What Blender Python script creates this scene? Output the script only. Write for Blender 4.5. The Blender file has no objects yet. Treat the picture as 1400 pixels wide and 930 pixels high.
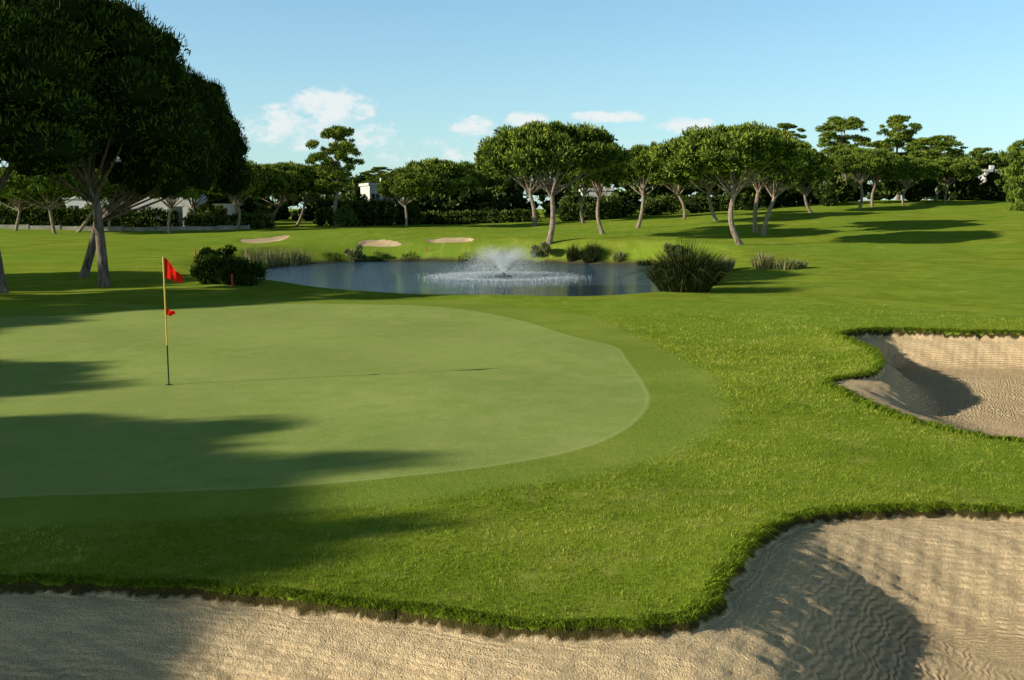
import bpy, math, numpy as np
from mathutils import Vector
rng = np.random.default_rng(7)
S_ = bpy.context.scene
S_.view_settings.view_transform='Standard'; S_.view_settings.look='None'; S_.view_settings.exposure=0
SUN_EL=20.0
# ------------------------------------------------------------------ camera
F=1361.0; HZ=285.0; CZ=2.9; PITCH=math.atan((465-HZ)/F)
cd=bpy.data.cameras.new("camera"); cam=bpy.data.objects.new("camera",cd); S_.collection.objects.link(cam)
cam.location=(0,0,CZ); cam.rotation_euler=(math.pi/2-PITCH,0,0)
cd.sensor_width=36; cd.lens=35; cd.clip_end=8000; S_.camera=cam
def ray(px,py):
    u=(px-700)/F; v=(465-py)/F
    c,s=math.cos(PITCH),math.sin(PITCH)
    return u, c+v*s, v*c-s       # x, y, z
def at_z(px,py,z=0.0):
    x,y,dz=ray(px,py); t=(z-CZ)/dz
    return (x*t,y*t)
def at_depth(px,py,Y):
    x,y,dz=ray(px,py); t=Y/y
    return (x*t,Y,CZ+dz*t)
# ------------------------------------------------------------------ helpers
def S(t):
    t=np.clip(t,0,1); return t*t*(3-2*t)
def smooth_poly(pts,n=6,closed=True):
    P=np.array(pts,float); m=len(P); out=[]
    for i in range(m if closed else m-1):
        if closed: p0,p1,p2,p3=P[i-1],P[i],P[(i+1)%m],P[(i+2)%m]
        else: p0,p1,p2,p3=P[max(i-1,0)],P[i],P[i+1],P[min(i+2,m-1)]
        for k in range(n):
            t=k/n
            out.append(0.5*((2*p1)+(-p0+p2)*t+(2*p0-5*p1+4*p2-p3)*t*t+(-p0+3*p1-3*p2+p3)*t**3))
    if not closed: out.append(P[-1])
    return np.array(out)
def sdf(poly,X,Y,margin=8.0,closed=True):
    margin=float(margin)
    X=np.asarray(X,float); Y=np.asarray(Y,float)
    res=np.full(X.shape,margin)
    lo=poly.min(0)-margin; hi=poly.max(0)+margin
    m=(X>lo[0])&(X<hi[0])&(Y>lo[1])&(Y<hi[1])
    x=X[m]; y=Y[m]
    if x.size==0: return res
    d2=np.full(x.shape,margin**2*4.); ins=np.zeros(x.shape,bool)
    n=len(poly)
    for i in range(n if closed else n-1):
        ax,ay=poly[i]; bx,by=poly[(i+1)%n]
        ex,ey=bx-ax,by-ay; L=ex*ex+ey*ey
        if L<1e-12: continue
        wx,wy=x-ax,y-ay
        t=np.clip((wx*ex+wy*ey)/L,0,1)
        dx=wx-t*ex; dy=wy-t*ey
        d2=np.minimum(d2,dx*dx+dy*dy)
        if closed and ay!=by:
            c=((ay>y)!=(by>y))&(x<(bx-ax)*(y-ay)/(by-ay)+ax); ins^=c
    d=np.minimum(np.sqrt(d2),margin)
    if closed: d=np.where(ins,-d,d)
    res[m]=d; return res
def vnoise(X,Y,scale,octs=3,rough=0.55,seed=0):
    """fractal value noise 0..1"""
    tot=0;amp=1;nrm=0
    for o in range(octs):
        x=X*scale+17.3*o+seed*7.1; y=Y*scale-9.7*o+seed*3.3
        xi=np.floor(x);yi=np.floor(y);u=x-xi;v=y-yi;u=u*u*(3-2*u);v=v*v*(3-2*v)
        def h(a,b):
            q=np.sin(a*127.1+b*311.7+seed*13.7+o*5.1)*43758.5453; return q-np.floor(q)
        n=(h(xi,yi)*(1-u)+h(xi+1,yi)*u)*(1-v)+(h(xi,yi+1)*(1-u)+h(xi+1,yi+1)*u)*v
        tot=tot+n*amp;nrm+=amp;amp*=rough;scale*=2.03
    return tot/nrm
def edge_wobble(X,Y):
    return 0.035*np.sin(X*9.1+1.3*np.sin(Y*7.7))*np.sin(Y*11.3+X*3.1)+0.026*np.sin(X*27+Y*13)*np.sin(Y*31-X*9)
def sdf_sand(poly,X,Y,margin=8.0):
    d=sdf(poly,X,Y,margin); return d+edge_wobble(np.asarray(X,float),np.asarray(Y,float))*(np.abs(d)<margin*0.9)
def mesh_np(name,verts,groups,mats,attrs=None,smooth=False):
    me=bpy.data.meshes.new(name)
    V=np.asarray(verts,np.float32)
    me.vertices.add(len(V)); me.vertices.foreach_set("co",V.ravel())
    ls=[];st=[];mi=[];o=0
    for f,m in groups:
        f=np.asarray(f,np.int32)
        if f.size==0: continue
        n,k=f.shape
        ls.append(f.ravel()); st.append(o+np.arange(n,dtype=np.int32)*k); o+=n*k
        mi.append(np.full(n,m,np.int32))
    ls=np.concatenate(ls); st=np.concatenate(st); mi=np.concatenate(mi)
    me.loops.add(len(ls)); me.loops.foreach_set("vertex_index",ls.astype(np.int32))
    me.polygons.add(len(st)); me.polygons.foreach_set("loop_start",st.astype(np.int32))
    me.polygons.foreach_set("material_index",mi)
    for mt in mats: me.materials.append(mt)
    if attrs:
        for k,v in attrs.items():
            a=me.attributes.new(k,'FLOAT','POINT'); a.data.foreach_set("value",np.asarray(v,np.float32))
    me.update(calc_edges=True)
    me.polygons.foreach_set("use_smooth",np.full(len(st),smooth))
    me.validate(clean_customdata=False)
    return me
def add(name,me,parent=None,loc=(0,0,0)):
    o=bpy.data.objects.new(name,me); S_.collection.objects.link(o); o.location=loc
    if parent: o.parent=parent
    return o
def empty(name,loc=(0,0,0)):
    o=bpy.data.objects.new(name,None); S_.collection.objects.link(o); o.location=loc; o.empty_display_size=0.3; return o
# ------------------------------------------------------------------ node helper
class G:
    def __init__(s,name):
        s.m=bpy.data.materials.new(name); s.m.use_nodes=True; s.t=s.m.node_tree; s.t.nodes.clear()
        s.out=s.t.nodes.new('ShaderNodeOutputMaterial')
    def n(s,ty,**k):
        n=s.t.nodes.new(ty)
        for a,b in k.items(): setattr(n,a,b)
        return n
    def put(s,sock,v):
        if v is None: return
        if hasattr(v,'is_linked'): s.t.links.new(v,sock)
        else:
            if hasattr(sock.default_value,'__len__') and not hasattr(v,'__len__'): v=(v,)*len(sock.default_value)
            if hasattr(v,'__len__') and len(v)==3 and len(sock.default_value)==4: v=(*v,1)
            sock.default_value=v
    def math(s,op,a,b=None,c=None,clamp=False):
        n=s.n('ShaderNodeMath',operation=op); n.use_clamp=clamp
        s.put(n.inputs[0],a); s.put(n.inputs[1],b)
        if c is not None: s.put(n.inputs[2],c)
        return n.outputs[0]
    def noise(s,scale,detail=3,vec=None,rough=0.5,dist=0.0):
        n=s.n('ShaderNodeTexNoise'); s.put(n.inputs['Scale'],scale); n.inputs['Detail'].default_value=detail
        n.inputs['Roughness'].default_value=rough; n.inputs['Distortion'].default_value=dist
        s.put(n.inputs['Vector'],vec if vec is not None else s.pos()); return n.outputs['Fac']
    def pos(s):
        if not hasattr(s,'_p'): s._p=s.n('ShaderNodeNewGeometry').outputs['Position']
        return s._p
    def obj(s):
        return s.n('ShaderNodeTexCoord').outputs['Object']
    def attr(s,name):
        return s.n('ShaderNodeAttribute',attribute_name=name).outputs['Fac']
    def rng(s,x,lo,hi,a=0.0,b=1.0,smooth=False):
        n=s.n('ShaderNodeMapRange'); n.interpolation_type='SMOOTHSTEP' if smooth else 'LINEAR'
        s.put(n.inputs[0],x); n.inputs[1].default_value=lo; n.inputs[2].default_value=hi; n.inputs[3].default_value=a; n.inputs[4].default_value=b
        return n.outputs[0]
    def mix(s,f,a,b,blend='MIX'):
        n=s.n('ShaderNodeMix',data_type='RGBA',blend_type=blend)
        s.put(n.inputs[0],f); s.put(n.inputs[6],a); s.put(n.inputs[7],b); return n.outputs[2]
    def bump(s,h,strength=0.5,dist=0.02,normal=None):
        n=s.n('ShaderNodeBump'); s.put(n.inputs['Strength'],strength); n.inputs['Distance'].default_value=dist
        s.put(n.inputs['Height'],h)
        if normal is not None: s.put(n.inputs['Normal'],normal)
        return n.outputs[0]
    def bsdf(s,col,rough=0.8,normal=None,spec=0.3,**k):
        n=s.n('ShaderNodeBsdfPrincipled'); s.put(n.inputs['Base Color'],col); s.put(n.inputs['Roughness'],rough)
        n.inputs['Specular IOR Level'].default_value=spec
        for a,b in k.items(): s.put(n.inputs[a],b)
        if normal is not None: s.put(n.inputs['Normal'],normal)
        return n.outputs[0]
    def diff(s,col,normal=None):
        n=s.n('ShaderNodeBsdfDiffuse'); s.put(n.inputs['Color'],col)
        if normal is not None: s.put(n.inputs['Normal'],normal)
        return n.outputs[0]
    def done(s,sh): s.t.links.new(sh,s.out.inputs[0]); return s.m
def leaf_mat(name,c1,c2,c3,trans=0.0):
    g=G(name); t=g.attr("tint")
    col=g.mix(g.rng(t,0.0,0.55),c1,c2); col=g.mix(g.rng(t,0.55,1.0),col,c3)
    rn=g.n('ShaderNodeObjectInfo').outputs['Random']
    col=g.mix(g.rng(rn,0,1,0,0.3),col,g.mix(1.0,col,(1.0,0.82,0.6),'MULTIPLY'))
    a=g.diff(col)
    if trans<=0: return g.done(a)
    tr=g.n('ShaderNodeBsdfTranslucent'); g.put(tr.inputs[0],col)
    m=g.n('ShaderNodeMixShader'); m.inputs[0].default_value=trans
    g.t.links.new(a,m.inputs[1]); g.t.links.new(tr.outputs[0],m.inputs[2])
    return g.done(m.outputs[0])
def plain(name,col,rough=0.7,var=0.15,scale=3.0,spec=0.3,bump=0.0):
    g=G(name); nz=g.noise(scale,3)
    c=g.mix(g.rng(nz,0.3,0.7),tuple(x*(1-var) for x in col),tuple(min(1,x*(1+var)) for x in col))
    return g.done(g.bsdf(c,rough,g.bump(nz,bump,0.02) if bump else None,spec))
# ------------------------------------------------------------------ layout
green=smooth_poly([at_z(*p) for p in [(-300,700),(0,676),(200,673),(400,668),(570,650),(700,630),(800,608),(862,580),(886,548),(878,522),(855,492),(838,474),(780,460),(700,436),(600,421),(450,416),(300,419),(100,430),(-150,450)]])
collar=smooth_poly([at_z(*p) for p in [(-400,760),(0,722),(300,712),(560,692),(720,664),(850,640),(950,610),(996,580),(1000,552),(978,515),(930,487),(880,462),(800,432),(700,417),(600,411),(450,409),(300,411),(100,420),(-250,440)]])
sandA=smooth_poly([at_z(*p) for p in [(-250,790),(0,803),(150,806),(300,812),(440,826),(560,838),(640,850),(720,862),(860,862),(945,855),(985,822),(1003,785),(1045,738),(1105,712),(1200,702),(1300,700),(1450,706),(1700,740)]]+[(8.5,6.5),(8,4.6),(3,3.6),(-3,3.6),(-7,4.5)])
nearB=[(1560,600),(1400,603),(1270,582),(1180,550),(1133,527)]
sandB=smooth_poly([at_z(*p) for p in [(1148,464),(1205,455),(1300,457),(1420,461),(1520,475),(1620,530)]+nearB+[(1150,521),(1190,516),(1202,503),(1195,487),(1166,474)]])
nearBp=smooth_poly([at_z(*p) for p in nearB],closed=False)
pond=smooth_poly([(-13.6,51.7),(-11.6,46.6),(-8.4,43.4),(-4,38.4),(0,37.0),(3.5,37.8),(6.0,42),(7.6,47),(9.3,54),(10.5,62),(9.5,66.5),(5,69),(-3.2,71.5),(-10.5,71.5),(-15,67),(-15.2,57)])
farb=[]
PZ=-0.9
def base(X,Y):
    r=S((Y-35)/90)*(1.2+2.7*S((X+10)/65))
    u=0.16*np.sin(X*0.16+1.0)*np.sin(Y*0.11+0.5)*S((Y-30)/25)
    u+=0.25*np.exp(-(((X+6)/14)**2+((Y-86)/7)**2))
    u+=0.03*np.sin(X*0.9+Y*0.35)*np.sin(Y*0.7-X*0.2)
    m=1-S((np.hypot(X,Y)-400)/600)
    return (r+u)*m
def terrain(X,Y,full=False):
    X=np.asarray(X,float); Y=np.asarray(Y,float)
    z=base(X,Y)
    dp=sdf(pond,X,Y)
    t=np.clip(dp/4.0,0,1); f=t*(2-t)
    z=np.where(dp>=0,PZ+(z-PZ)*f,PZ-0.8*S(-dp/3))
    da=-sdf_sand(sandA,X,Y); db=-sdf_sand(sandB,X,Y); dn=sdf(nearBp,X,Y,closed=False)
    z+=0.05*np.exp(-(da/0.5)**2)*(da<=0)+0.05*(da>0)
    z-=np.where(da>0,0.09*S(da/0.04)+0.52*S(da/1.5)+0.10*S(da/3),0)
    fb=0.08+0.92*S(dn/2.5)
    z+=0.10*np.exp(-(db/0.6)**2)*fb
    z-=np.where(db>0,(0.18*S(db/0.05)+0.46*S(db/1.1))*fb,0)
    inA=S((np.maximum(da,db)-0.15)/0.5)
    z+=inA*(0.016*np.sin(X*2.3+Y*1.1)*np.sin(Y*2.9-X*0.7)+0.035*(vnoise(X,Y,5.0,3,0.6,5)-0.5))
    d=np.maximum(da,db)
    for p in farb:
        dd=-sdf(p,X,Y,3.0); z-=np.where(dd>0,0.18*S(dd/0.5),0); d=np.maximum(d,dd)
    if full: return z,dp,d,da
    return z
def ground(px,py):
    x,y,dz=ray(px,py); t=np.arange(4,400,0.4)
    h=terrain(x*t,y*t); zz=CZ+dz*t
    i=np.argmax(zz<h)
    t0=150 if zz[i]>=h[i] else t[i]
    return x*t0,y*t0,float(terrain([x*t0],[y*t0])[0])
def gz(x,y): return float(terrain([x],[y])[0])
fb_=[smooth_poly([ground(x,y)[:2] for x,y in pts]) for pts in [
  [(580,328),(610,325),(640,325),(649,329),(625,333),(590,333)],
  [(490,331),(515,327),(540,330),(550,335),(515,338),(492,337)],
  [(330,327),(365,325),(390,321),(397,323),(370,331),(335,332)]]]
farb=fb_
# ------------------------------------------------------------------ ground mesh
def axis(segs):
    return np.concatenate([np.arange(a,b,s) for a,b,s in segs])
def grow(a,b,s,r):
    o=[a]
    while o[-1]<b: s=min(s*r,400); o.append(o[-1]+s)
    return np.array(o)
xs=axis([(-9,12,0.05)]); right=grow(12,3500,0.08,1.05); left=-grow(9,3500,0.08,1.05)[::-1]
xs=np.concatenate([left[:-1],xs,right])
ys=axis([(2,11,0.03),(11,26,0.07),(26,50,0.16)]); ys=np.concatenate([-grow(-2,300,0.3,1.3)[::-1][:-1],ys,grow(50,4500,0.25,1.02)])
GX,GY=np.meshgrid(xs,ys); nx,ny=len(xs),len(ys)
fx,fy=GX.ravel(),GY.ravel()
z,dp,dsand,da=terrain(fx,fy,True)
dg=sdf(green,fx,fy,2.5); dc=sdf(collar,fx,fy,2.5)
vl=vnoise(fx,fy,1.1,3,0.6,1); vh=vnoise(fx,fy,0.13,4,0.62,2); vm=vnoise(fx,fy,3.4,3,0.6,3); vs=vnoise(fx,fy,2.4,3,0.55,4)
idx=np.arange(nx*ny).reshape(ny,nx)
quads=np.stack([idx[:-1,:-1],idx[:-1,1:],idx[1:,1:],idx[1:,:-1]],-1).reshape(-1,4)
g=G("grass_and_sand"); P=g.pos()
aS=g.attr("dsand"); aG=g.attr("dgreen"); aC=g.attr("dcollar"); aP=g.attr("dpond")
nl=g.attr("vl"); nh=g.attr("vh"); nmm=g.attr("vm"); ns2=g.attr("vs")
nf=g.noise(75,2,rough=0.75); nm=g.noise(12,3,rough=0.65)
rough=g.mix(g.rng(nm,0.3,0.7),(0.22,0.33,0.025),(0.36,0.45,0.045))
rough=g.mix(g.rng(nf,0.35,0.7,0,0.75),rough,(0.10,0.16,0.015))
rough=g.mix(g.rng(nl,0.3,0.75,0,0.55),rough,(0.43,0.50,0.06))
rough=g.mix(g.rng(nh,0.35,0.65,0,0.65),rough,(0.24,0.38,0.04))
rough=g.mix(g.rng(nmm,0.55,0.85,0,0.5),rough,(0.54,0.52,0.13))
grn=g.mix(g.rng(nl,0.2,0.8),(0.36,0.47,0.10),(0.47,0.54,0.155))
grn=g.mix(g.rng(nm,0.35,0.7,0,0.65),grn,(0.56,0.62,0.21))
grn=g.mix(g.rng(nmm,0.3,0.8,0,0.75),grn,(0.34,0.46,0.105))
grn=g.mix(g.rng(nh,0.4,0.6,0,0.35),grn,(0.49,0.54,0.17))
grn=g.mix(g.rng(nf,0.4,0.7,0,0.65),grn,(0.23,0.31,0.065))
col_=g.mix(g.rng(nm,0.3,0.7),(0.27,0.39,0.05),(0.38,0.47,0.08))
col_=g.mix(g.rng(nf,0.35,0.7,0,0.65),col_,(0.14,0.22,0.028))
col_=g.mix(g.rng(nl,0.4,0.8,0,0.5),col_,(0.42,0.47,0.09))
wob=g.math('MULTIPLY',g.math('SUBTRACT',nm,0.5),0.5)
cC=g.rng(g.math('ADD',aC,wob),-0.10,0.10,1,0)
cG=g.rng(g.math('ADD',aG,g.math('MULTIPLY',wob,0.2)),-0.03,0.03,1,0)
grass=g.mix(cC,rough,col_); grass=g.mix(cG,grass,grn)
ring=g.rng(g.math('ABSOLUTE',aG),0.0,0.06,0.4,0)
grass=g.mix(ring,grass,(0.62,0.64,0.26))
mud=g.rng(g.math('ADD',aP,g.math('MULTIPLY',nl,0.5)),0.3,0.8,1,0)
grass=g.mix(mud,grass,(0.10,0.09,0.045))
sand=g.mix(g.rng(nf,0.3,0.65),(0.68,0.47,0.25),(1.0,0.78,0.48))
sand=g.mix(g.rng(ns2,0.3,0.8,0,0.4),sand,(0.92,0.68,0.39))
sand=g.mix(g.rng(nm,0.56,0.72,0,0.35),sand,(0.56,0.38,0.20))
soil=(0.10,0.08,0.028)
eS=g.math('ADD',aS,g.math('MULTIPLY',g.math('SUBTRACT',nm,0.5),0.05))
sand=g.mix(g.rng(eS,0.03,0.055,1,0),sand,soil)
fS=g.rng(eS,-0.004,0.004)
colr=g.mix(fS,grass,sand)
w1=g.math('SINE',g.math('ADD',g.math('MULTIPLY',aS,100.0),g.math('MULTIPLY',ns2,5.0)))
w1=g.math('MULTIPLY',w1,g.math('MULTIPLY',g.rng(nl,0.25,0.5,0.25,1.0),g.rng(aS,0.4,1.2,0.25,1.0)))
hs=g.math('ADD',g.math('MULTIPLY',w1,0.75),g.math('ADD',g.math('MULTIPLY',nf,1.7),g.math('MULTIPLY',nm,1.8)))
hg=g.math('ADD',nf,nm)
hh=g.n('ShaderNodeMix',data_type='FLOAT'); g.put(hh.inputs[0],fS); g.put(hh.inputs[2],hg); g.put(hh.inputs[3],hs)
MG=g.done(g.diff(colr,g.bump(hh.outputs[0],g.rng(cG,0,1,0.9,0.35),0.017)))
me=mesh_np("ground",np.stack([fx,fy,z],1),[(quads,0)],[MG],{"dsand":dsand,"dgreen":dg,"dcollar":dc,"dpond":dp,"vl":vl,"vh":vh,"vm":vm,"vs":vs},True)
add("ground",me)
# ------------------------------------------------------------------ water
g=G("pond_water"); P=g.pos()
mp=g.n('ShaderNodeMapping'); g.put(mp.inputs[0],P); mp.inputs['Scale'].default_value=(0.8,1.6,1)
n1=g.noise(1.8,3,mp.outputs[0],0.6); n2=g.noise(7,2,mp.outputs[0],0.6)
fxx,fyy=at_z(688,378,PZ)
vd=g.n('ShaderNodeVectorMath',operation='DISTANCE'); g.put(vd.inputs[0],P); vd.inputs[1].default_value=(fxx,fyy,PZ+0.02)
dist=vd.outputs['Value']
rip=g.math('MULTIPLY',g.math('SINE',g.math('MULTIPLY',dist,9.0)),g.rng(dist,3.0,9.0,0.2,0))
h=g.math('ADD',g.math('ADD',n1,g.math('MULTIPLY',n2,0.45)),g.math('MULTIPLY',rip,0.3))
MW=g.done(g.bsdf((0.06,0.115,0.165),0.03,g.bump(h,0.9,0.09),0.5,IOR=1.333))
wx=(-17,13); wy=(35,74)
me=mesh_np("pond_water",[(wx[0],wy[0],PZ+.02),(wx[1],wy[0],PZ+.02),(wx[1],wy[1],PZ+.02),(wx[0],wy[1],PZ+.02)],[([[0,1,2,3]],0)],[MW]); add("pond_water",me)
# ------------------------------------------------------------------ foliage builders
def unit(v): return v/np.maximum(np.linalg.norm(v,axis=1,keepdims=True),1e-9)
def rdir(n): return unit(rng.normal(size=(n,3)))
_t=bpy.data.meshes.new("t"); import bmesh
bm=bmesh.new(); bmesh.ops.create_icosphere(bm,subdivisions=2,radius=1.0); bm.to_mesh(_t); bm.free()
ICO=np.array([v.co[:] for v in _t.vertices]); ICF=np.array([p.vertices[:] for p in _t.polygons]); bpy.data.meshes.remove(_t)
def diamonds(P,A,L,W):
    n=len(P); R=rdir(n); Sd=unit(np.cross(A,R))
    L=np.asarray(L)[:,None]; W=np.asarray(W)[:,None]
    v=np.stack([P-A*L*0.4,P+Sd*W*0.5,P+A*L*0.6,P-Sd*W*0.5],1).reshape(-1,3)
    return v,np.arange(4*n).reshape(-1,4)
def foliage(name,C,Rd,n,L,W,mats,up=0.5,core=0.72):
    C=np.array(C);Rd=np.array(Rd); k=len(C)
    w=(Rd[:,0]*Rd[:,2]); w=w/w.sum()
    ci=rng.choice(k,n,p=w); d=rdir(n); d[:,2]=np.where(rng.random(n)<0.35,np.abs(d[:,2]),d[:,2]); 
    rad=0.62+0.52*rng.random(n)**0.8
    P=C[ci]+d*Rd[ci]*rad[:,None]
    A=unit(d+np.array([0,0,up])+rdir(n)*0.8)
    s=0.6+0.8*rng.random(n)
    v,f=diamonds(P,A,L*s,W*s)
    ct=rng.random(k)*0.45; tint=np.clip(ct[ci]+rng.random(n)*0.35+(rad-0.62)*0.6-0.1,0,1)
    tint=np.repeat(tint,4)
    groups=[(f,0)]; 
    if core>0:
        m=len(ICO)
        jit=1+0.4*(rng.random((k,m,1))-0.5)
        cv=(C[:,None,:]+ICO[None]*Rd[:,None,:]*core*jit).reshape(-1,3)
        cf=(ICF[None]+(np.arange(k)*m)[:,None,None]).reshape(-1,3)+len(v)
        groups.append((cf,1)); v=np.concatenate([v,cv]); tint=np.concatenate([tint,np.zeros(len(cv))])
    return mesh_np(name,v,groups,mats,{"tint":tint})
M_PINE=leaf_mat("pine_needles",(0.06,0.10,0.016),(0.18,0.25,0.036),(0.36,0.41,0.065))
M_PINED=leaf_mat("pine_needles_dark",(0.018,0.032,0.007),(0.06,0.095,0.016),(0.20,0.25,0.035))  # darker needle copy; shade and lit tips of the big crowns set in colour
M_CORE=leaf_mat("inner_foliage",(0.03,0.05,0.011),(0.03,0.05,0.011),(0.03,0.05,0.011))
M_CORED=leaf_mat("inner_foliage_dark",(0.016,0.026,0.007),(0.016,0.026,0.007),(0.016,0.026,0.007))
M_BUSH=leaf_mat("shrub_leaves",(0.035,0.06,0.014),(0.10,0.145,0.03),(0.23,0.27,0.07))
M_OLIVE=leaf_mat("olive_shrub_leaves",(0.09,0.11,0.04),(0.22,0.25,0.09),(0.42,0.38,0.18))
def bark(name,k):
    g=G(name); o=g.obj(); mp=g.n('ShaderNodeMapping'); g.put(mp.inputs[0],o); mp.inputs['Scale'].default_value=(4,4,0.9)
    b1=g.noise(2.2,4,mp.outputs[0],0.65); b2=g.noise(9,2,mp.outputs[0])
    s=lambda c: tuple(x*k for x in c)
    c=g.mix(g.rng(b1,0.35,0.62),s((0.08,0.055,0.04)),s((0.34,0.26,0.20))); c=g.mix(g.rng(b2,0.4,0.7,0,0.5),c,s((0.24,0.20,0.165)))
    return g.done(g.diff(c,g.bump(b1,1.0,0.08)))
M_BARK_LIT=bark("pine_bark_sunlit",1.4); M_BARK_SHADE=bark("pine_bark_shaded",0.85)  # same bark twice: colour brightened for sunlit trunks, darkened for shaded ones
def tube(pts,rad,sides=8):
    P=np.array(pts,float); n=len(P); V=[]
    T=np.gradient(P,axis=0); T=unit(T)
    ref=np.array([1.0,0.1,0]); 
    for i in range(n):
        a=np.cross(T[i],ref); a/=np.linalg.norm(a); b=np.cross(T[i],a)
        an=np.arange(sides)*2*math.pi/sides
        V.append(P[i]+rad[i]*(np.cos(an)[:,None]*a+np.sin(an)[:,None]*b))
    V=np.concatenate(V); Fc=[]
    for i in range(n-1):
        for j in range(sides):
            k=(j+1)%sides; Fc.append((i*sides+j,i*sides+k,(i+1)*sides+k,(i+1)*sides+j))
    return V,np.array(Fc)
def curve3(a,b,bend,n=6):
    a=np.array(a,float);b=np.array(b,float);t=np.linspace(0,1,n)[:,None]
    return a+(b-a)*t+np.array(bend)*np.sin(t*math.pi)
def join_tubes(parts):
    V=[];Fq=[];o=0
    for v,f in parts: V.append(v);Fq.append(f+o);o+=len(v)
    return np.concatenate(V),np.concatenate(Fq)
def umbrella(seed,n=28000,L=0.25,W=0.085,mats=None,kc=140,T=3.5,holes=0.12,dome=False):
    global rng; keep=rng; rng=np.random.default_rng(seed)
    ph=rng.random(4)*6.28; C=[];Rd=[]
    R=5.0
    for i in range(kc):
        a=i*2.39996+rng.normal()*0.3; r=math.sqrt((i+0.5)/kc)
        out=1+0.12*math.sin(2*a+ph[0])+0.10*math.sin(3*a+ph[1])+0.07*math.sin(5*a+ph[2])
        if rng.random()<holes: continue
        cr=(0.36+0.46*rng.random())*(1.15 if dome else 1)
        rr=r*(R-cr*0.8)*out
        zt=(T-cr*0.8)*math.sqrt(max(0,1-r**2.6*0.94))
        if not dome: zt=zt*0.75+T*0.2
        zt+=rng.normal()*0.22
        C.append((rr*math.cos(a),rr*math.sin(a),max(zt,0.25))); Rd.append((cr*1.25,cr*1.25,cr*0.62))
        if r>0.5 and rng.random()<(0.75 if dome else 0.35):
            C.append((rr*0.88*math.cos(a+.1),rr*0.88*math.sin(a+.1),max(zt*rng.uniform(0.4,0.8),0.1))); Rd.append((cr,cr,cr*0.6))
        if r<0.75 and rng.random()<0.3:
            C.append((rr*math.cos(a+.3),rr*math.sin(a+.3),zt*rng.uniform(0.35,0.7))); Rd.append((cr*.9,cr*.9,cr*0.6))
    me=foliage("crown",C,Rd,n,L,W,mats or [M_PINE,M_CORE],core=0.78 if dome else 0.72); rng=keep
    return me,np.array(C)
UMB=[umbrella(s) for s in (11,12,13,14,15)]
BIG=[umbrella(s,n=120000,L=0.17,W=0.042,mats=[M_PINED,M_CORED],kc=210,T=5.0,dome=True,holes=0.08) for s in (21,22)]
def tallpine(seed):
    global rng; keep=rng; rng=np.random.default_rng(seed)
    C=[];Rd=[]
    for i in range(90):
        zt=rng.random()**0.85*6; rmax=3.1*math.sqrt(max(0.05,1-((zt-3.2)/3.3)**2))*(1+0.2*math.sin(zt*3+seed))
        a=rng.random()*6.28; r=rmax*math.sqrt(rng.random())
        cr=rng.uniform(0.26,0.6); C.append((r*math.cos(a),r*math.sin(a),zt)); Rd.append((cr*1.25,cr*1.25,cr*0.6))
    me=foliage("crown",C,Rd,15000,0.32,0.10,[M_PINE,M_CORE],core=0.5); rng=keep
    return me,np.array(C)
TALL=[tallpine(s) for s in (31,32,33)]
def tree(kind,base3,cx,hw,zt,zb,var,cy=None,trunk_r=None,name="pine_tree",hwy=None,rotz=None,lean=0.7):
    lib,R0,T0={'u':(UMB,5.0,3.6),'b':(BIG,5.2,5.2),'t':(TALL,3.6,6.3)}[kind]
    me,C=lib[var%len(lib)]
    bx,by,bz=base3; E=empty(name,(bx,by,bz-0.05))
    cy=by if cy is None else cy
    H=zt-bz
    sx=hw/R0; sy=(hwy or hw)/R0; sz=(zt-zb)/T0
    c=add("crown",me,E,(cx-bx,cy-by,zb-bz)); c.scale=(sx,sy,sz)
    ra=rng.random()*6.28 if rotz is None else rotz; 
    c.rotation_euler=(0,0,ra)
    tr=trunk_r or 0.022*H+0.02
    ca,sa=math.cos(ra),math.sin(ra)
    Cw=np.stack([(C[:,0]*sx*ca-C[:,1]*sy*sa)+cx-bx,(C[:,0]*sx*sa+C[:,1]*sy*ca)+cy-by,C[:,2]*sz+zb-bz],1)
    fork=np.array([(cx-bx)*lean,(cy-by)*lean,max((zb-bz)*(0.85 if kind!='t' else 0.9),H*0.22)])
    top=np.array([cx-bx,cy-by,(zb-bz)+(zt-zb)*(0.5 if kind!='t' else 0.95)])
    parts=[tube(curve3((0,0,-0.1),fork,(rng.normal()*0.03*H,rng.normal()*0.02*H,0),7),np.concatenate([[tr*1.35],np.linspace(tr,tr*0.74,6)]),10)]
    parts.append(tube(curve3(fork,top,(rng.normal()*0.15,rng.normal()*0.15,0),6),np.linspace(tr*0.62,tr*0.15,6),7))
    pick=rng.choice(len(C),min(15,len(C)),replace=False)
    for i in pick:
        p=Cw[i]; st=fork+(top-fork)*(rng.random()*0.25 if kind!='t' else np.clip((p[2]-fork[2])/(top[2]-fork[2]+1e-6)-0.12,0,0.9))
        if kind!='t':st=fork*(1-0.08*rng.random()) if rng.random()<0.5 else st
        dz=-abs(p[2]-st[2])*0.05
        parts.append(tube(curve3(st,p,(0,0,dz),6),np.linspace(tr*0.40,tr*0.08,6),6))
    v,f=join_tubes(parts)
    add("trunk",mesh_np("trunk",v,[(f,0)],[M_BARK_SHADE if kind=='b' else M_BARK_LIT],None,True),E)
    return E
def ptree(kind,bpx,bpy_,cpx,hwpx,ty,by_,var,depth=None,name="pine_tree",**k):
    if depth is None:
        x,y,zz=ground(bpx,bpy_)
    else:
        x=at_depth(bpx,300,depth)[0]; y=depth; zz=gz(x,y)
    sc=y/F
    cx=at_depth(cpx,200,y)[0]
    return tree(kind,(x,y,zz),cx,hwpx*sc,at_depth(cpx,ty,y)[2],at_depth(cpx,by_,y)[2],var,name=name,**k)
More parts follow.
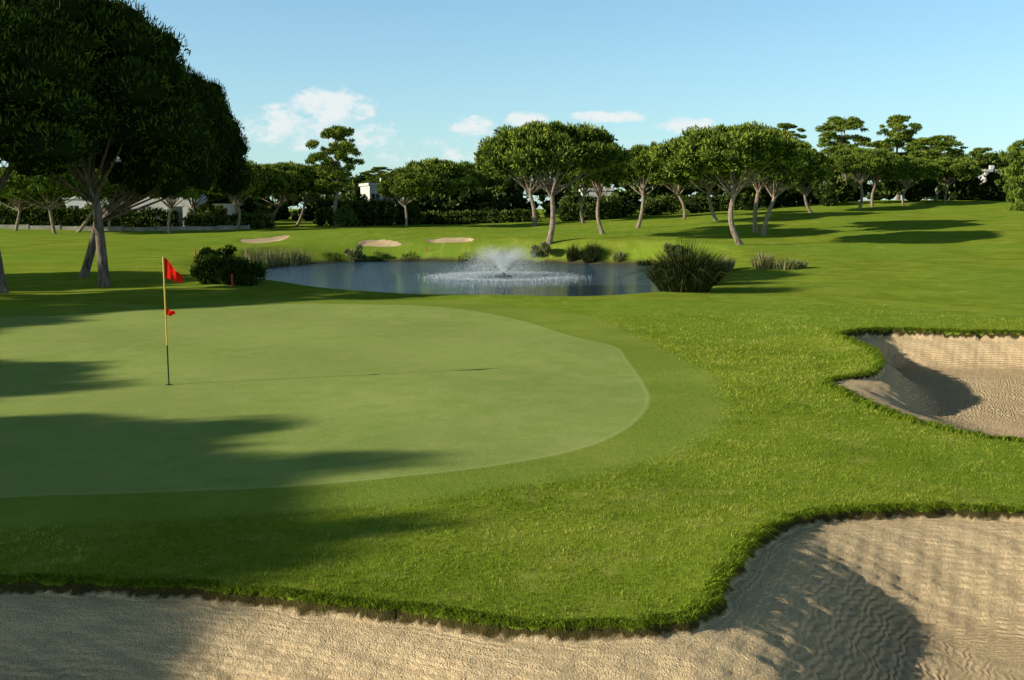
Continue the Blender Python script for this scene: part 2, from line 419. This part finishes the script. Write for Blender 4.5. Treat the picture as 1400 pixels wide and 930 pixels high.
ptree('b',143,392,85,200,-35,250,0,trunk_r=0.19,rotz=0.4,lean=0.12)
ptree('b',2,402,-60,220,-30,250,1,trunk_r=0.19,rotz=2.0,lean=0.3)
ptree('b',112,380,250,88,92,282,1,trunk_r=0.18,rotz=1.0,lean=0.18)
for i,a in enumerate([
 ('u',75,320,60,72,222,278),('u',105,318,135,66,226,278),('u',183,304,190,55,226,274),('u',322,314,325,62,220,276),
 ('u',372,310,385,55,222,275),('u',405,309,420,48,224,272),
 ('u',600,303,597,72,219,280),('u',680,300,672,58,220,274),
 ('u',750,334,756,94,166,250),('u',731,309,722,58,176,256),
 ('u',825,320,818,42,205,258),('u',798,305,800,45,215,258),('u',871,312,884,50,198,258),('u',935,300,925,36,213,260),
 ('u',1013,335,1000,100,171,254),('u',1043,322,1068,56,189,260),('u',980,302,965,56,197,258),
 ('u',1033,318,1040,62,184,250),('u',1110,291,1098,44,205,262),('u',1175,286,1180,46,202,244),('u',1235,281,1243,38,213,252),
 ('u',1193,283,1200,36,206,248),('u',1290,276,1300,40,214,250),
 ]):
    ptree(*a,var=i)
for px,c,w,t,b,dep in [(20,25,50,232,282,92),(265,262,45,228,280,98),(150,152,40,236,284,93),(230,232,42,232,278,88),(555,553,40,232,276,100)]:
    ptree('u',px,0,c,w,t,b,var=px,depth=dep)
for i,a in enumerate([('t',462,290,459,42,172,262,100),('t',520,290,522,30,228,262,125),('t',1152,280,1153,42,155,222,125),('t',1076,280,1075,26,168,205,140),
 ('t',1226,280,1226,32,158,228,130),('t',1278,277,1280,44,182,240,115),('t',1265,277,1262,30,188,235,135),('t',1345,270,1345,30,202,250,150),('t',1398,268,1402,34,184,290,95),('t',1195,277,1200,26,192,240,140)]):
    ptree(*a[:7],var=i,depth=a[7])
def off(tipx,tipy,H,R,T,kind='u',var=0):
    k=1/math.tan(math.radians(SUN_EL)); L=(H-T*0.4)*k
    dx,dy=0.953,0.303
    x=tipx-dx*(L+R*0.8); y=tipy-dy*(L+R*0.8)
    z0=gz(x,y); tree(kind,(x,y,z0),x,R,z0+H,z0+H-T,var)
off(-4.3,10.7,9.5,3.6,3.6,var=1)
off(-4.2,9.0,10,3.1,4.4,var=2)
off(-5.2,7.2,9,3.0,4.4,var=0)
off(-9.0,16.8,9,3.3,3.3,var=3)
off(-13,26.5,9,5,4,var=4)
off(-8.5,32.5,9.5,4.2,4.2,var=0)
off(-15,41,10.5,5,4.5,var=2)
# ------------------------------------------------------------------ distant tree mass
C=[];Rd=[]
def topline(px):
    return np.interp(px,[-700,0,300,500,700,900,1050,1150,1330,1400,2100],[225,236,244,246,238,230,218,212,220,206,200])
for row,(dep,dt) in enumerate([(118,18),(135,8),(155,0),(185,-8)]):
    px=-700
    while px<2100:
        px+=rng.uniform(18,38)
        if row==0 and rng.random()<0.35: continue
        Y=dep+rng.uniform(-6,6); x,_,zt=at_depth(px,topline(px)+dt+rng.uniform(-5,14),Y); zg=gz(x,Y)
        R=rng.uniform(2.2,3.8)
        for j in range(11):
            a=rng.random()*6.28; r=R*math.sqrt(rng.random()); h=rng.random()
            zz=zg+0.5+(zt-zg-1.3)*h if rng.random()<0.6 else zt-rng.uniform(0.5,1.2)
            C.append((x+r*math.cos(a),Y+r*math.sin(a),zz)); q=rng.uniform(0.6,1.5); Rd.append((q,q,q*0.75))
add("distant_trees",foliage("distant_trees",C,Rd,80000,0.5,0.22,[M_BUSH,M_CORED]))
# ------------------------------------------------------------------ hedges, walls, shrubs
def hedge(name,p0,p1,h,w,n):
    C=[];Rd=[];L=math.hypot(p1[0]-p0[0],p1[1]-p0[1]); k=int(L/0.8)
    for i in range(k):
        t=i/k
        for zz in np.arange(0.3,h,0.6):
            x=p0[0]+(p1[0]-p0[0])*t+rng.normal()*0.1; y=p0[1]+(p1[1]-p0[1])*t+rng.normal()*0.15
            C.append((x,y,gz(x,y)+zz+rng.normal()*0.07)); Rd.append((0.65,w/2,0.5))
    add(name,foliage(name,C,Rd,n,0.22,0.12,[M_BUSH,M_CORED]))
def wpt(px,Y): return at_depth(px,300,Y)[:2]
hedge("hedge",wpt(-150,99),wpt(250,99),1.9,1.3,14000)
hedge("hedge",wpt(262,97),wpt(378,97),1.5,1.3,5000)
hedge("hedge",wpt(545,112),wpt(740,112),1.3,1.3,6000)
hedge("hedge",wpt(440,104),wpt(545,104),2.4,1.4,6000)
hedge("hedge",wpt(770,110),wpt(850,110),2.0,1.4,4000)
hedge("hedge",wpt(950,120),wpt(1150,120),1.6,1.4,6000)
hedge("hedge",wpt(1290,122),wpt(1480,122),1.9,1.5,7000)
M_WHITE=plain("white_render",(0.68,0.66,0.62),0.8,0.10,0.6)
M_GLASS=plain("window_glass",(0.03,0.04,0.05),0.1,0.1,1,spec=0.6)
def boxm(x0,x1,y0,y1,z0,z1):
    v=[(x0,y0,z0),(x1,y0,z0),(x1,y1,z0),(x0,y1,z0),(x0,y0,z1),(x1,y0,z1),(x1,y1,z1),(x0,y1,z1)]
    f=[(0,3,2,1),(4,5,6,7),(0,1,5,4),(1,2,6,5),(2,3,7,6),(3,0,4,7)]
    return np.array(v,float),np.array(f)
def boxes(name,lst,mat,parent=None,loc=(0,0,0)):
    V=[];Fq=[];o=0
    for b in lst:
        v,f=boxm(*b);V.append(v);Fq.append(f+o);o+=8
    return add(name,mesh_np(name,np.concatenate(V),[(np.concatenate(Fq),0)],[mat]),parent,loc)
M_STONE=plain("wall_stone",(0.36,0.33,0.28),0.9,0.3,1.5,bump=0.5)
a=wpt(-40,97); b=wpt(345,97)
segs=[];k=9
for i in range(k):
    x0=a[0]+(b[0]-a[0])*i/k; x1=a[0]+(b[0]-a[0])*(i+1)/k; zz=gz((x0+x1)/2,96.1)
    segs.append((x0,x1-0.16,96.0,96.2,zz-0.3,zz+0.38)); segs.append((x1-0.14,x1-0.02,95.95,96.25,zz-0.3,zz+0.45))
boxes("garden_wall",segs,M_STONE)
def villa(px,Y,w,h,dep=8,rot=0.0,wing=3):
    x=at_depth(px,300,Y)[0]; z0=gz(x,Y); E=empty("white_villa",(x,Y,z0-0.3)); E.rotation_euler[2]=rot
    bl=[(-w/2,w/2,0,dep,0,h)]
    if wing: bl.append((w/2+0.003,w/2+wing,1.5,dep-1,0,h*0.75))
    boxes("walls",bl,M_WHITE,E)
    win=[];fr=[];n=max(2,int(w/2.2))
    for i in range(n):
        cx=-w/2+(i+0.5)*w/n; zz=1.1 if h<4 else 2.4
        if i==n//2 and h<4: win.append((cx-0.5,cx+0.5,-0.02,0.05,0.3,2.4)); fr.append((cx-0.6,cx+0.6,-0.05,-0.025,2.4,2.5))
        else:
            win.append((cx-0.45,cx+0.45,-0.02,0.05,zz,zz+1.3)); fr.append((cx-0.55,cx+0.55,-0.08,-0.022,zz-0.1,zz)); fr.append((cx-0.03,cx+0.03,-0.04,-0.022,zz,zz+1.3))
    boxes("windows",win,M_GLASS,E); boxes("window_frames",fr,M_WHITE,E)
    boxes("parapet",[(-w/2-0.15,w/2+0.15,-0.15,dep+0.15,h+0.003,h+0.3)],M_WHITE,E)
    boxes("chimney",[(w*0.2,w*0.2+0.5,dep/2,dep/2+0.5,h+0.303,h+0.9)],M_WHITE,E)
villa(222,106,6.5,3.6); villa(115,109,4,3.1,wing=0)
villa(522,111,2.6,4.6,rot=0.35,dep=5,wing=0); villa(818,116,3.2,3.4,wing=0)
villa(1357,126,2.6,4.0,dep=5,wing=1.5)
def bush(px,py,w,h,n=2500,mats=None,name="shrub",k=14,L=0.12,W=0.05,xyz=None):
    x,y,zz=xyz or ground(px,py); C=[];Rd=[]
    for i in range(k):
        a=rng.random()*6.28; r=w/2*math.sqrt(rng.random())*0.85; q=rng.uniform(0.10,0.2)*w
        C.append((x+r*math.cos(a),y+r*math.sin(a),zz+rng.uniform(0.1,0.85)*h*(1-r/w))); Rd.append((q,q,min(q,h*0.3)))
    add(name,foliage(name,C,Rd,n,L,W,mats or [M_BUSH,M_CORED],core=0.6))
for px,Y,w,h in [(492,108,4,3.2),(552,108,3.5,2.8),(470,100,3,2.4),(785,112,4,3),(845,113,4,3.4),(1320,124,4,3.4),(1385,124,5,4),(900,118,5,3),(1130,122,6,3),(1060,120,5,2.6),(345,102,4,2.6),(175,101,4,2.6),(80,102,4,3),(285,101,4,3),(130,103,4,2.8),(0,102,5,3)]:
    x,y=wpt(px,Y); bush(0,0,w,h,3000,None,"shrub",16,0.28,0.14,(x,y,gz(x,y)))
M_REED=leaf_mat("reed_blades",(0.015,0.026,0.008),(0.035,0.05,0.016),(0.11,0.12,0.04))
M_REEDL=leaf_mat("pale_reed_blades",(0.12,0.15,0.05),(0.26,0.28,0.10),(0.45,0.40,0.22))
def blades(P,D,H,W,bend):
    n=len(P); H=H[:,None];W=W[:,None];b=bend[:,None]; up=np.array([0,0,1.0])
    a=rng.random(n)*6.28; sd=np.stack([np.cos(a),np.sin(a),np.zeros(n)],1)
    mid=P+up*H*0.55*(1-b*0.25)+D*H*0.25*b
    tip=P+up*H*(1-b*0.65)+D*H*0.8*b
    v=np.stack([P-sd*W/2,P+sd*W/2,mid+sd*W*0.4,mid-sd*W*0.4,tip],1).reshape(-1,3)
    i=np.arange(n)[:,None]*5
    return v,i+np.array([[0,1,2,3]]),i+np.array([[3,2,4]])
def tri_blades(P,D,H,W,bend):
    n=len(P); H=H[:,None];W=W[:,None];b=bend[:,None]; up=np.array([0,0,1.0])
    a=rng.random(n)*6.28; sd=np.stack([np.cos(a),np.sin(a),np.zeros(n)],1)
    tip=P+up*H*(1-b*0.6)+D*H*0.75*b
    v=np.stack([P-sd*W*0.55,P+sd*W*0.55,tip],1).reshape(-1,3)
    return v,np.arange(3*n).reshape(-1,3)
def tuft(px,py,w,h,n,mat,name="reed_clump",bw=0.03,bend=0.7,depthr=None):
    x,y,zz=ground(px,py); a=rng.random(n)*6.28; r=np.sqrt(rng.random(n))
    P=np.stack([x+r*np.cos(a)*w*0.28,y+r*np.sin(a)*(depthr or w*0.28),np.zeros(n)],1); P[:,2]=terrain(P[:,0],P[:,1])
    D=np.stack([np.cos(a),np.sin(a),np.zeros(n)],1); D=unit(D+rdir(n)*0.6*np.array([1,1,0]))
    v,q,t=blades(P,D,h*rng.uniform(0.45,1.15,n),np.full(n,bw),bend*r*rng.uniform(0.4,1.3,n))
    add(name,mesh_np(name,v,[(q,0),(t,0)],[mat],{"tint":np.repeat(rng.random(n),5)}))
MD=[M_PINED,M_CORED]
bush(306,387,2.0,2.1,6000,MD,k=24); bush(338,390,1.7,1.0,2500,MD); bush(286,388,1.4,1.1,2500,MD)
tuft(325,389,1.8,1.0,500,M_REED,bend=0.9)
bush(487,358,1.5,1.4,3500,[M_OLIVE,M_CORE]); bush(740,355,1.4,1.4,3000,[M_OLIVE,M_CORE]); bush(921,354,1.6,1.2,3000,[M_OLIVE,M_CORE]); bush(955,380,2.4,0.8,2500,[M_OLIVE,M_CORE])
tuft(936,398,3.0,2.0,2800,M_REED,bw=0.03,bend=1.15); tuft(962,392,1.8,1.6,1300,M_REED,bend=1.1)
tuft(783,357,1.3,1.1,500,M_REED); tuft(808,359,1.9,1.3,900,M_REED,bend=1.0); tuft(845,360,1.2,0.7,300,M_REEDL)
tuft(990,372,1.4,0.9,400,M_REEDL); tuft(1043,368,1.5,0.9,500,M_REEDL); tuft(1075,368,2.2,0.6,500,M_REEDL); tuft(1095,367,0.8,0.5,200,M_REEDL)
for q in (345,362,378,395,412): tuft(q,360,2.2,1.1,260,M_REEDL,bend=0.5,bw=0.025)
for q in (690,640,560,520,455): tuft(q,357,2.5,0.35,200,M_REED,bend=0.5,bw=0.025)
for q,w in ((880,365),(905,366),(915,378)): tuft(q,w,1.6,0.5,250,M_REED,bend=0.6)
# ------------------------------------------------------------------ fountain
E=empty("fountain",(fxx,fyy,PZ+0.02))
n=34000; ph=rng.random(n)*6.283; k=rng.random(n)
vr=0.5+2.1*np.sqrt(k)+rng.normal(0,0.25,n); vz=4.95+rng.normal(0,0.45,n); T=2*vz/9.8; t=T*rng.random(n)**0.8
P=np.stack([vr*t*np.cos(ph),vr*t*np.sin(ph),np.maximum(vz*t-4.9*t*t,0.0)],1)+rdir(n)*0.14*t[:,None]
A=unit(np.stack([vr*np.cos(ph),vr*np.sin(ph),vz-9.8*t],1))
v1,f1=diamonds(P,A,rng.uniform(0.02,0.05,n),rng.uniform(0.008,0.020,n))
n=12000; ph=rng.random(n)*6.283; vr=3.4+rng.normal(0,0.5,n); vz=3.2+rng.normal(0,0.4,n); T=2*vz/9.8; t=T*rng.random(n)**0.6
P=np.stack([vr*t*np.cos(ph)*1.5,vr*t*np.sin(ph)*1.5,np.maximum(vz*t-4.9*t*t,0.0)],1)+rdir(n)*0.1*t[:,None]
A=unit(np.stack([vr*np.cos(ph),vr*np.sin(ph),vz-9.8*t],1))
v2,f2=diamonds(P,A,rng.uniform(0.015,0.04,n),rng.uniform(0.006,0.014,n))
v=np.concatenate([v1,v2]); f=np.concatenate([f1,f2+len(v1)])
g=G("spray_droplets"); tr=g.n('ShaderNodeBsdfTranslucent'); tr.inputs[0].default_value=(0.9,0.93,0.95,1)
m=g.n('ShaderNodeMixShader'); m.inputs[0].default_value=0.5; g.t.links.new(g.diff((0.9,0.94,0.96)),m.inputs[1]); g.t.links.new(tr.outputs[0],m.inputs[2])
M_SPR=g.done(m.outputs[0])
add("water_spray",mesh_np("water_spray",v,[(f,0)],[M_SPR]),E)
n=7000; ph=rng.random(n)*6.283; r=np.abs(rng.normal(3.3,0.6,n))
P=np.stack([r*np.cos(ph),r*np.sin(ph),0.005+np.abs(rng.normal(0,0.015,n))],1)
v,f=diamonds(P,unit(rdir(n)*np.array([1,1,.1])),rng.uniform(0.02,0.12,n),rng.uniform(0.015,0.035,n))
add("splash_ring",mesh_np("splash_ring",v,[(f,0)],[M_SPR]),E)
M_BLK=plain("black_plastic",(0.02,0.02,0.02),0.4)
v,f=tube([(0,0,-0.2),(0,0,0.04),(0,0,0.06),(0,0,0.10),(0,0,0.25)],[0.5,0.5,0.3,0.12,0.05],16)
add("nozzle_float",mesh_np("nozzle_float",v,[(f,0)],[M_BLK]),E)
# ------------------------------------------------------------------ golf flag
bx,by=at_z(231,526); bz=gz(bx,by); E=empty("golf_flag",(bx,by,bz))
M_YEL=plain("yellow_pole_paint",(0.75,0.50,0.08),0.35,0.05); M_DK=plain("pole_paint_cup_shade",(0.03,0.03,0.02),0.4); M_RED=leaf_mat("red_cloth",(0.8,0.02,0.012),(0.85,0.03,0.015),(0.85,0.03,0.015),0.3)
v,f=tube([(0,0,-0.1),(0,0,0.66)],[0.012,0.012],12); add("pole_lower",mesh_np("pole_lower",v,[(f,0)],[M_DK],None,True),E)
v,f=tube([(0,0,0.66),(0,0,2.1),(0,0,2.12)],[0.0135,0.0125,0.003],12); add("pole_upper",mesh_np("pole_upper",v,[(f,0)],[M_YEL],None,True),E)
def cloth(w,h,z0,droop,name):
    nu,nv=16,12; V=[]
    for i in range(nu+1):
        for j in range(nv+1):
            u=i/nu; vv=j/nv
            half=h*0.5*(1-0.6*u)
            zc=z0-h*0.5-droop*u**1.3
            V.append((0.014+w*u,0.05*math.sin(u*7+vv*2.0)*u+0.03*math.sin(u*13+1)*u,zc+(0.5-vv)*2*half+0.012*math.sin(u*9)))
    Fq=[(i*(nv+1)+j,(i+1)*(nv+1)+j,(i+1)*(nv+1)+j+1,i*(nv+1)+j+1) for i in range(nu) for j in range(nv)]
    add(name,mesh_np(name,V,[(Fq,0)],[M_RED],{"tint":np.full(len(V),0.5)},True),E)
cloth(0.27,0.34,2.10,0.20,"flag_cloth"); cloth(0.12,0.13,1.28,0.03,"marker_pennant")
an=np.arange(24)*2*math.pi/24
V=np.stack([0.054*np.cos(an),0.054*np.sin(an),np.full(24,0.006)],1)
add("cup_shade_disc",mesh_np("cup_shade_disc",V,[([list(range(24))],0)],[M_DK]),E)  # flat dark disc painted in place of the shaded hole
M_STK=plain("red_stake_paint",(0.5,0.04,0.02),0.5)
for px,py,h in [(267,353,0.5),(318,393,0.5),(478,358,0.4),(583,346,0.35)]:
    x,y,zz=ground(px,py); v,f=tube([(0,0,-0.1),(0,0,h-0.03),(0,0,h)],[0.035,0.035,0.02],8)
    o=add("hazard_stake",mesh_np("hazard_stake",v,[(f,0)],[M_STK],None,True),None,(x,y,zz)); o.rotation_euler=(rng.normal()*.03,rng.normal()*.03,0)
# ------------------------------------------------------------------ grass blades
M_GR=leaf_mat("grass_blades",(0.07,0.125,0.012),(0.28,0.38,0.03),(0.62,0.61,0.14),0.2)
def field(n,x0,x1,y0,y1,hmin,hmax,w,fade=None):
    X=rng.uniform(x0,x1,n);Y=rng.uniform(y0,y1,n)
    m=np.abs(X)<Y*0.56+0.6
    if fade: m&=rng.random(n)>S((Y-fade)/(y1-fade)+0.25*np.sin(X*0.8)*np.sin(Y*0.7+X*.3))
    X=X[m];Y=Y[m]
    dS=np.maximum(-sdf_sand(sandA,X,Y,3),-sdf_sand(sandB,X,Y,3)); dC=sdf(collar,X,Y,1.0)
    m=(dS<0.012)&(dC>-0.25*rng.random(len(X))**2); X=X[m];Y=Y[m]
    pt2=vnoise(X,Y,10.0,2,0.6,8); keepm=rng.random(len(X))<0.5+1.3*(pt2-0.3); X=X[keepm];Y=Y[keepm];pt2=pt2[keepm]
    n=len(X); Z=terrain(X,Y)
    a=rng.random(n)*6.28; D=np.stack([np.cos(a),np.sin(a),np.zeros(n)],1)
    pt=vnoise(X,Y,1.3,3,0.6,9)
    H=rng.uniform(hmin,hmax,n)*(0.45+1.1*pt2)
    v,t=tri_blades(np.stack([X,Y,Z-0.004],1),D,H,np.full(n,w)*rng.uniform(0.7,1.3,n),rng.uniform(0.2,1.0,n))
    tint=np.clip(rng.random(n)*0.6+(pt-0.35)*0.6+(pt2-0.35)*0.6,0,1)
    return v,np.zeros((0,4),int),t,np.repeat(tint,3)
def lipblades(poly,n,hmin,hmax,w):
    seg=np.roll(poly,-1,0)-poly; L=np.hypot(*seg.T); i=rng.choice(len(poly),n,p=L/L.sum()); u=rng.random(n)[:,None]
    p=poly[i]+seg[i]*u; nrm=np.stack([seg[i][:,1],-seg[i][:,0]],1)/L[i][:,None]
    q_=p+nrm*0.05; ins=sdf(poly,q_[:,0],q_[:,1],3)<0; nrm=np.where(ins[:,None],nrm,-nrm)
    dd=sdf_sand(poly,p[:,0],p[:,1],3)[:,None]
    p=p+nrm*dd
    off_=rng.uniform(-0.12,0.008,n)[:,None]; p=p+nrm*off_
    Z=terrain(p[:,0]-nrm[:,0]*0.02,p[:,1]-nrm[:,1]*0.02)
    k=(np.abs(p[:,0])<p[:,1]*0.62+0.8)&(p[:,1]>5); p=p[k];nrm=nrm[k];Z=Z[k];n=len(p)
    D=np.concatenate([nrm,np.zeros((n,1))],1); D=unit(D+rdir(n)*np.array([.8,.8,0.0]))
    clump=vnoise(p[:,0],p[:,1],9,2,0.6,12)
    v,q,t=blades(np.stack([p[:,0],p[:,1],Z-0.01],1),D,rng.uniform(hmin,hmax,n)*(0.4+1.2*clump),np.full(n,w),rng.uniform(0.6,1.6,n))
    return v,q,t,np.repeat(rng.random(n)*0.6,5)
parts=[field(520000,-6.3,9,6.2,14,0.022,0.046,0.006),field(320000,-2,16,13.8,30,0.035,0.065,0.012,19),
       lipblades(sandA,50000,0.05,0.13,0.007),lipblades(sandB,26000,0.06,0.17,0.011)]
o=0;V=[];Q=[];Tt=[];TT=[]
for v,q,t,tn in parts: V.append(v);Q.append(q+o);Tt.append(t+o);TT.append(tn);o+=len(v)
add("rough_grass",mesh_np("rough_grass",np.concatenate(V),[(np.concatenate(Q),0),(np.concatenate(Tt),0)],[M_GR],{"tint":np.concatenate(TT)}))
# ------------------------------------------------------------------ light
EL=math.radians(SUN_EL); sd=Vector((-0.953,-0.303,0)).normalized()
dirn=Vector((-sd.x*math.cos(EL),-sd.y*math.cos(EL),-math.sin(EL)))
L=bpy.data.lights.new("sun","SUN"); L.energy=5.0; L.angle=math.radians(0.5); L.color=(1.0,0.92,0.76)
so=bpy.data.objects.new("sun",L); S_.collection.objects.link(so); so.rotation_euler=dirn.to_track_quat('-Z','Y').to_euler(); so.location=(-30,-10,30)
W=bpy.data.worlds.new("World"); S_.world=W; W.use_nodes=True; nt=W.node_tree; nt.nodes.clear()
g=G.__new__(G); g.t=nt; g.out=nt.nodes.new('ShaderNodeOutputWorld')
sky=g.n('ShaderNodeTexSky',sky_type='NISHITA'); sky.sun_disc=False; sky.sun_elevation=EL; sky.sun_rotation=math.atan2(sd.x,sd.y)%(2*math.pi)
sky.air_density=1.0; sky.dust_density=0.4; sky.ozone_density=1.2
gen=g.n('ShaderNodeTexCoord').outputs['Generated']; sp=g.n('ShaderNodeSeparateXYZ'); g.put(sp.inputs[0],gen)
az=g.math('ARCTAN2',sp.outputs[0],sp.outputs[1]); el=g.math('ARCSINE',sp.outputs[2])
lob=None
for px,py,wa,we,s in [(458,152,68,34,1.0),(395,172,85,26,0.8),(455,190,150,28,0.6),(648,176,42,17,0.85),(718,166,36,14,0.9),(830,164,75,10,0.85),(935,177,46,15,0.95),(700,210,320,28,0.45)]:
    a0=math.atan((px-700)/F); e0=math.atan((HZ-py)/F)
    q=g.math('ADD',g.math('POWER',g.math('DIVIDE',g.math('SUBTRACT',az,a0),wa/F),2.0),g.math('POWER',g.math('DIVIDE',g.math('SUBTRACT',el,e0),we/F),2.0))
    q=g.math('MULTIPLY',g.math('SUBTRACT',1.0,q,clamp=True),s)
    lob=q if lob is None else g.math('MAXIMUM',lob,q)
mp=g.n('ShaderNodeMapping'); g.put(mp.inputs[0],gen); mp.inputs['Scale'].default_value=(1,1,1.7)
cn=g.noise(38,5,mp.outputs[0],0.7)
cl=g.rng(g.math('ADD',g.math('MULTIPLY',cn,1.3),g.math('MULTIPLY',lob,0.5)),0.74,1.12,0,0.9,True)
cl=g.math('MULTIPLY',cl,g.rng(lob,0,0.35))
tint=g.mix(1.0,sky.outputs[0],(1.16,1.60,1.82),'MULTIPLY')
hazec=g.mix(g.rng(el,0.0,0.3,0.45,0.06),tint,(5.1,7.4,8.3))
skc=g.mix(cl,hazec,(8.6,9.0,9.0))
zenith_dim=g.mix(g.rng(el,0.24,0.58,0,1,True),(1,1,1),(0.17,0.145,0.11))  # upper sky dimmed and warmed by hand to cut ambient fill
skc=g.mix(1.0,skc,zenith_dim,'MULTIPLY')
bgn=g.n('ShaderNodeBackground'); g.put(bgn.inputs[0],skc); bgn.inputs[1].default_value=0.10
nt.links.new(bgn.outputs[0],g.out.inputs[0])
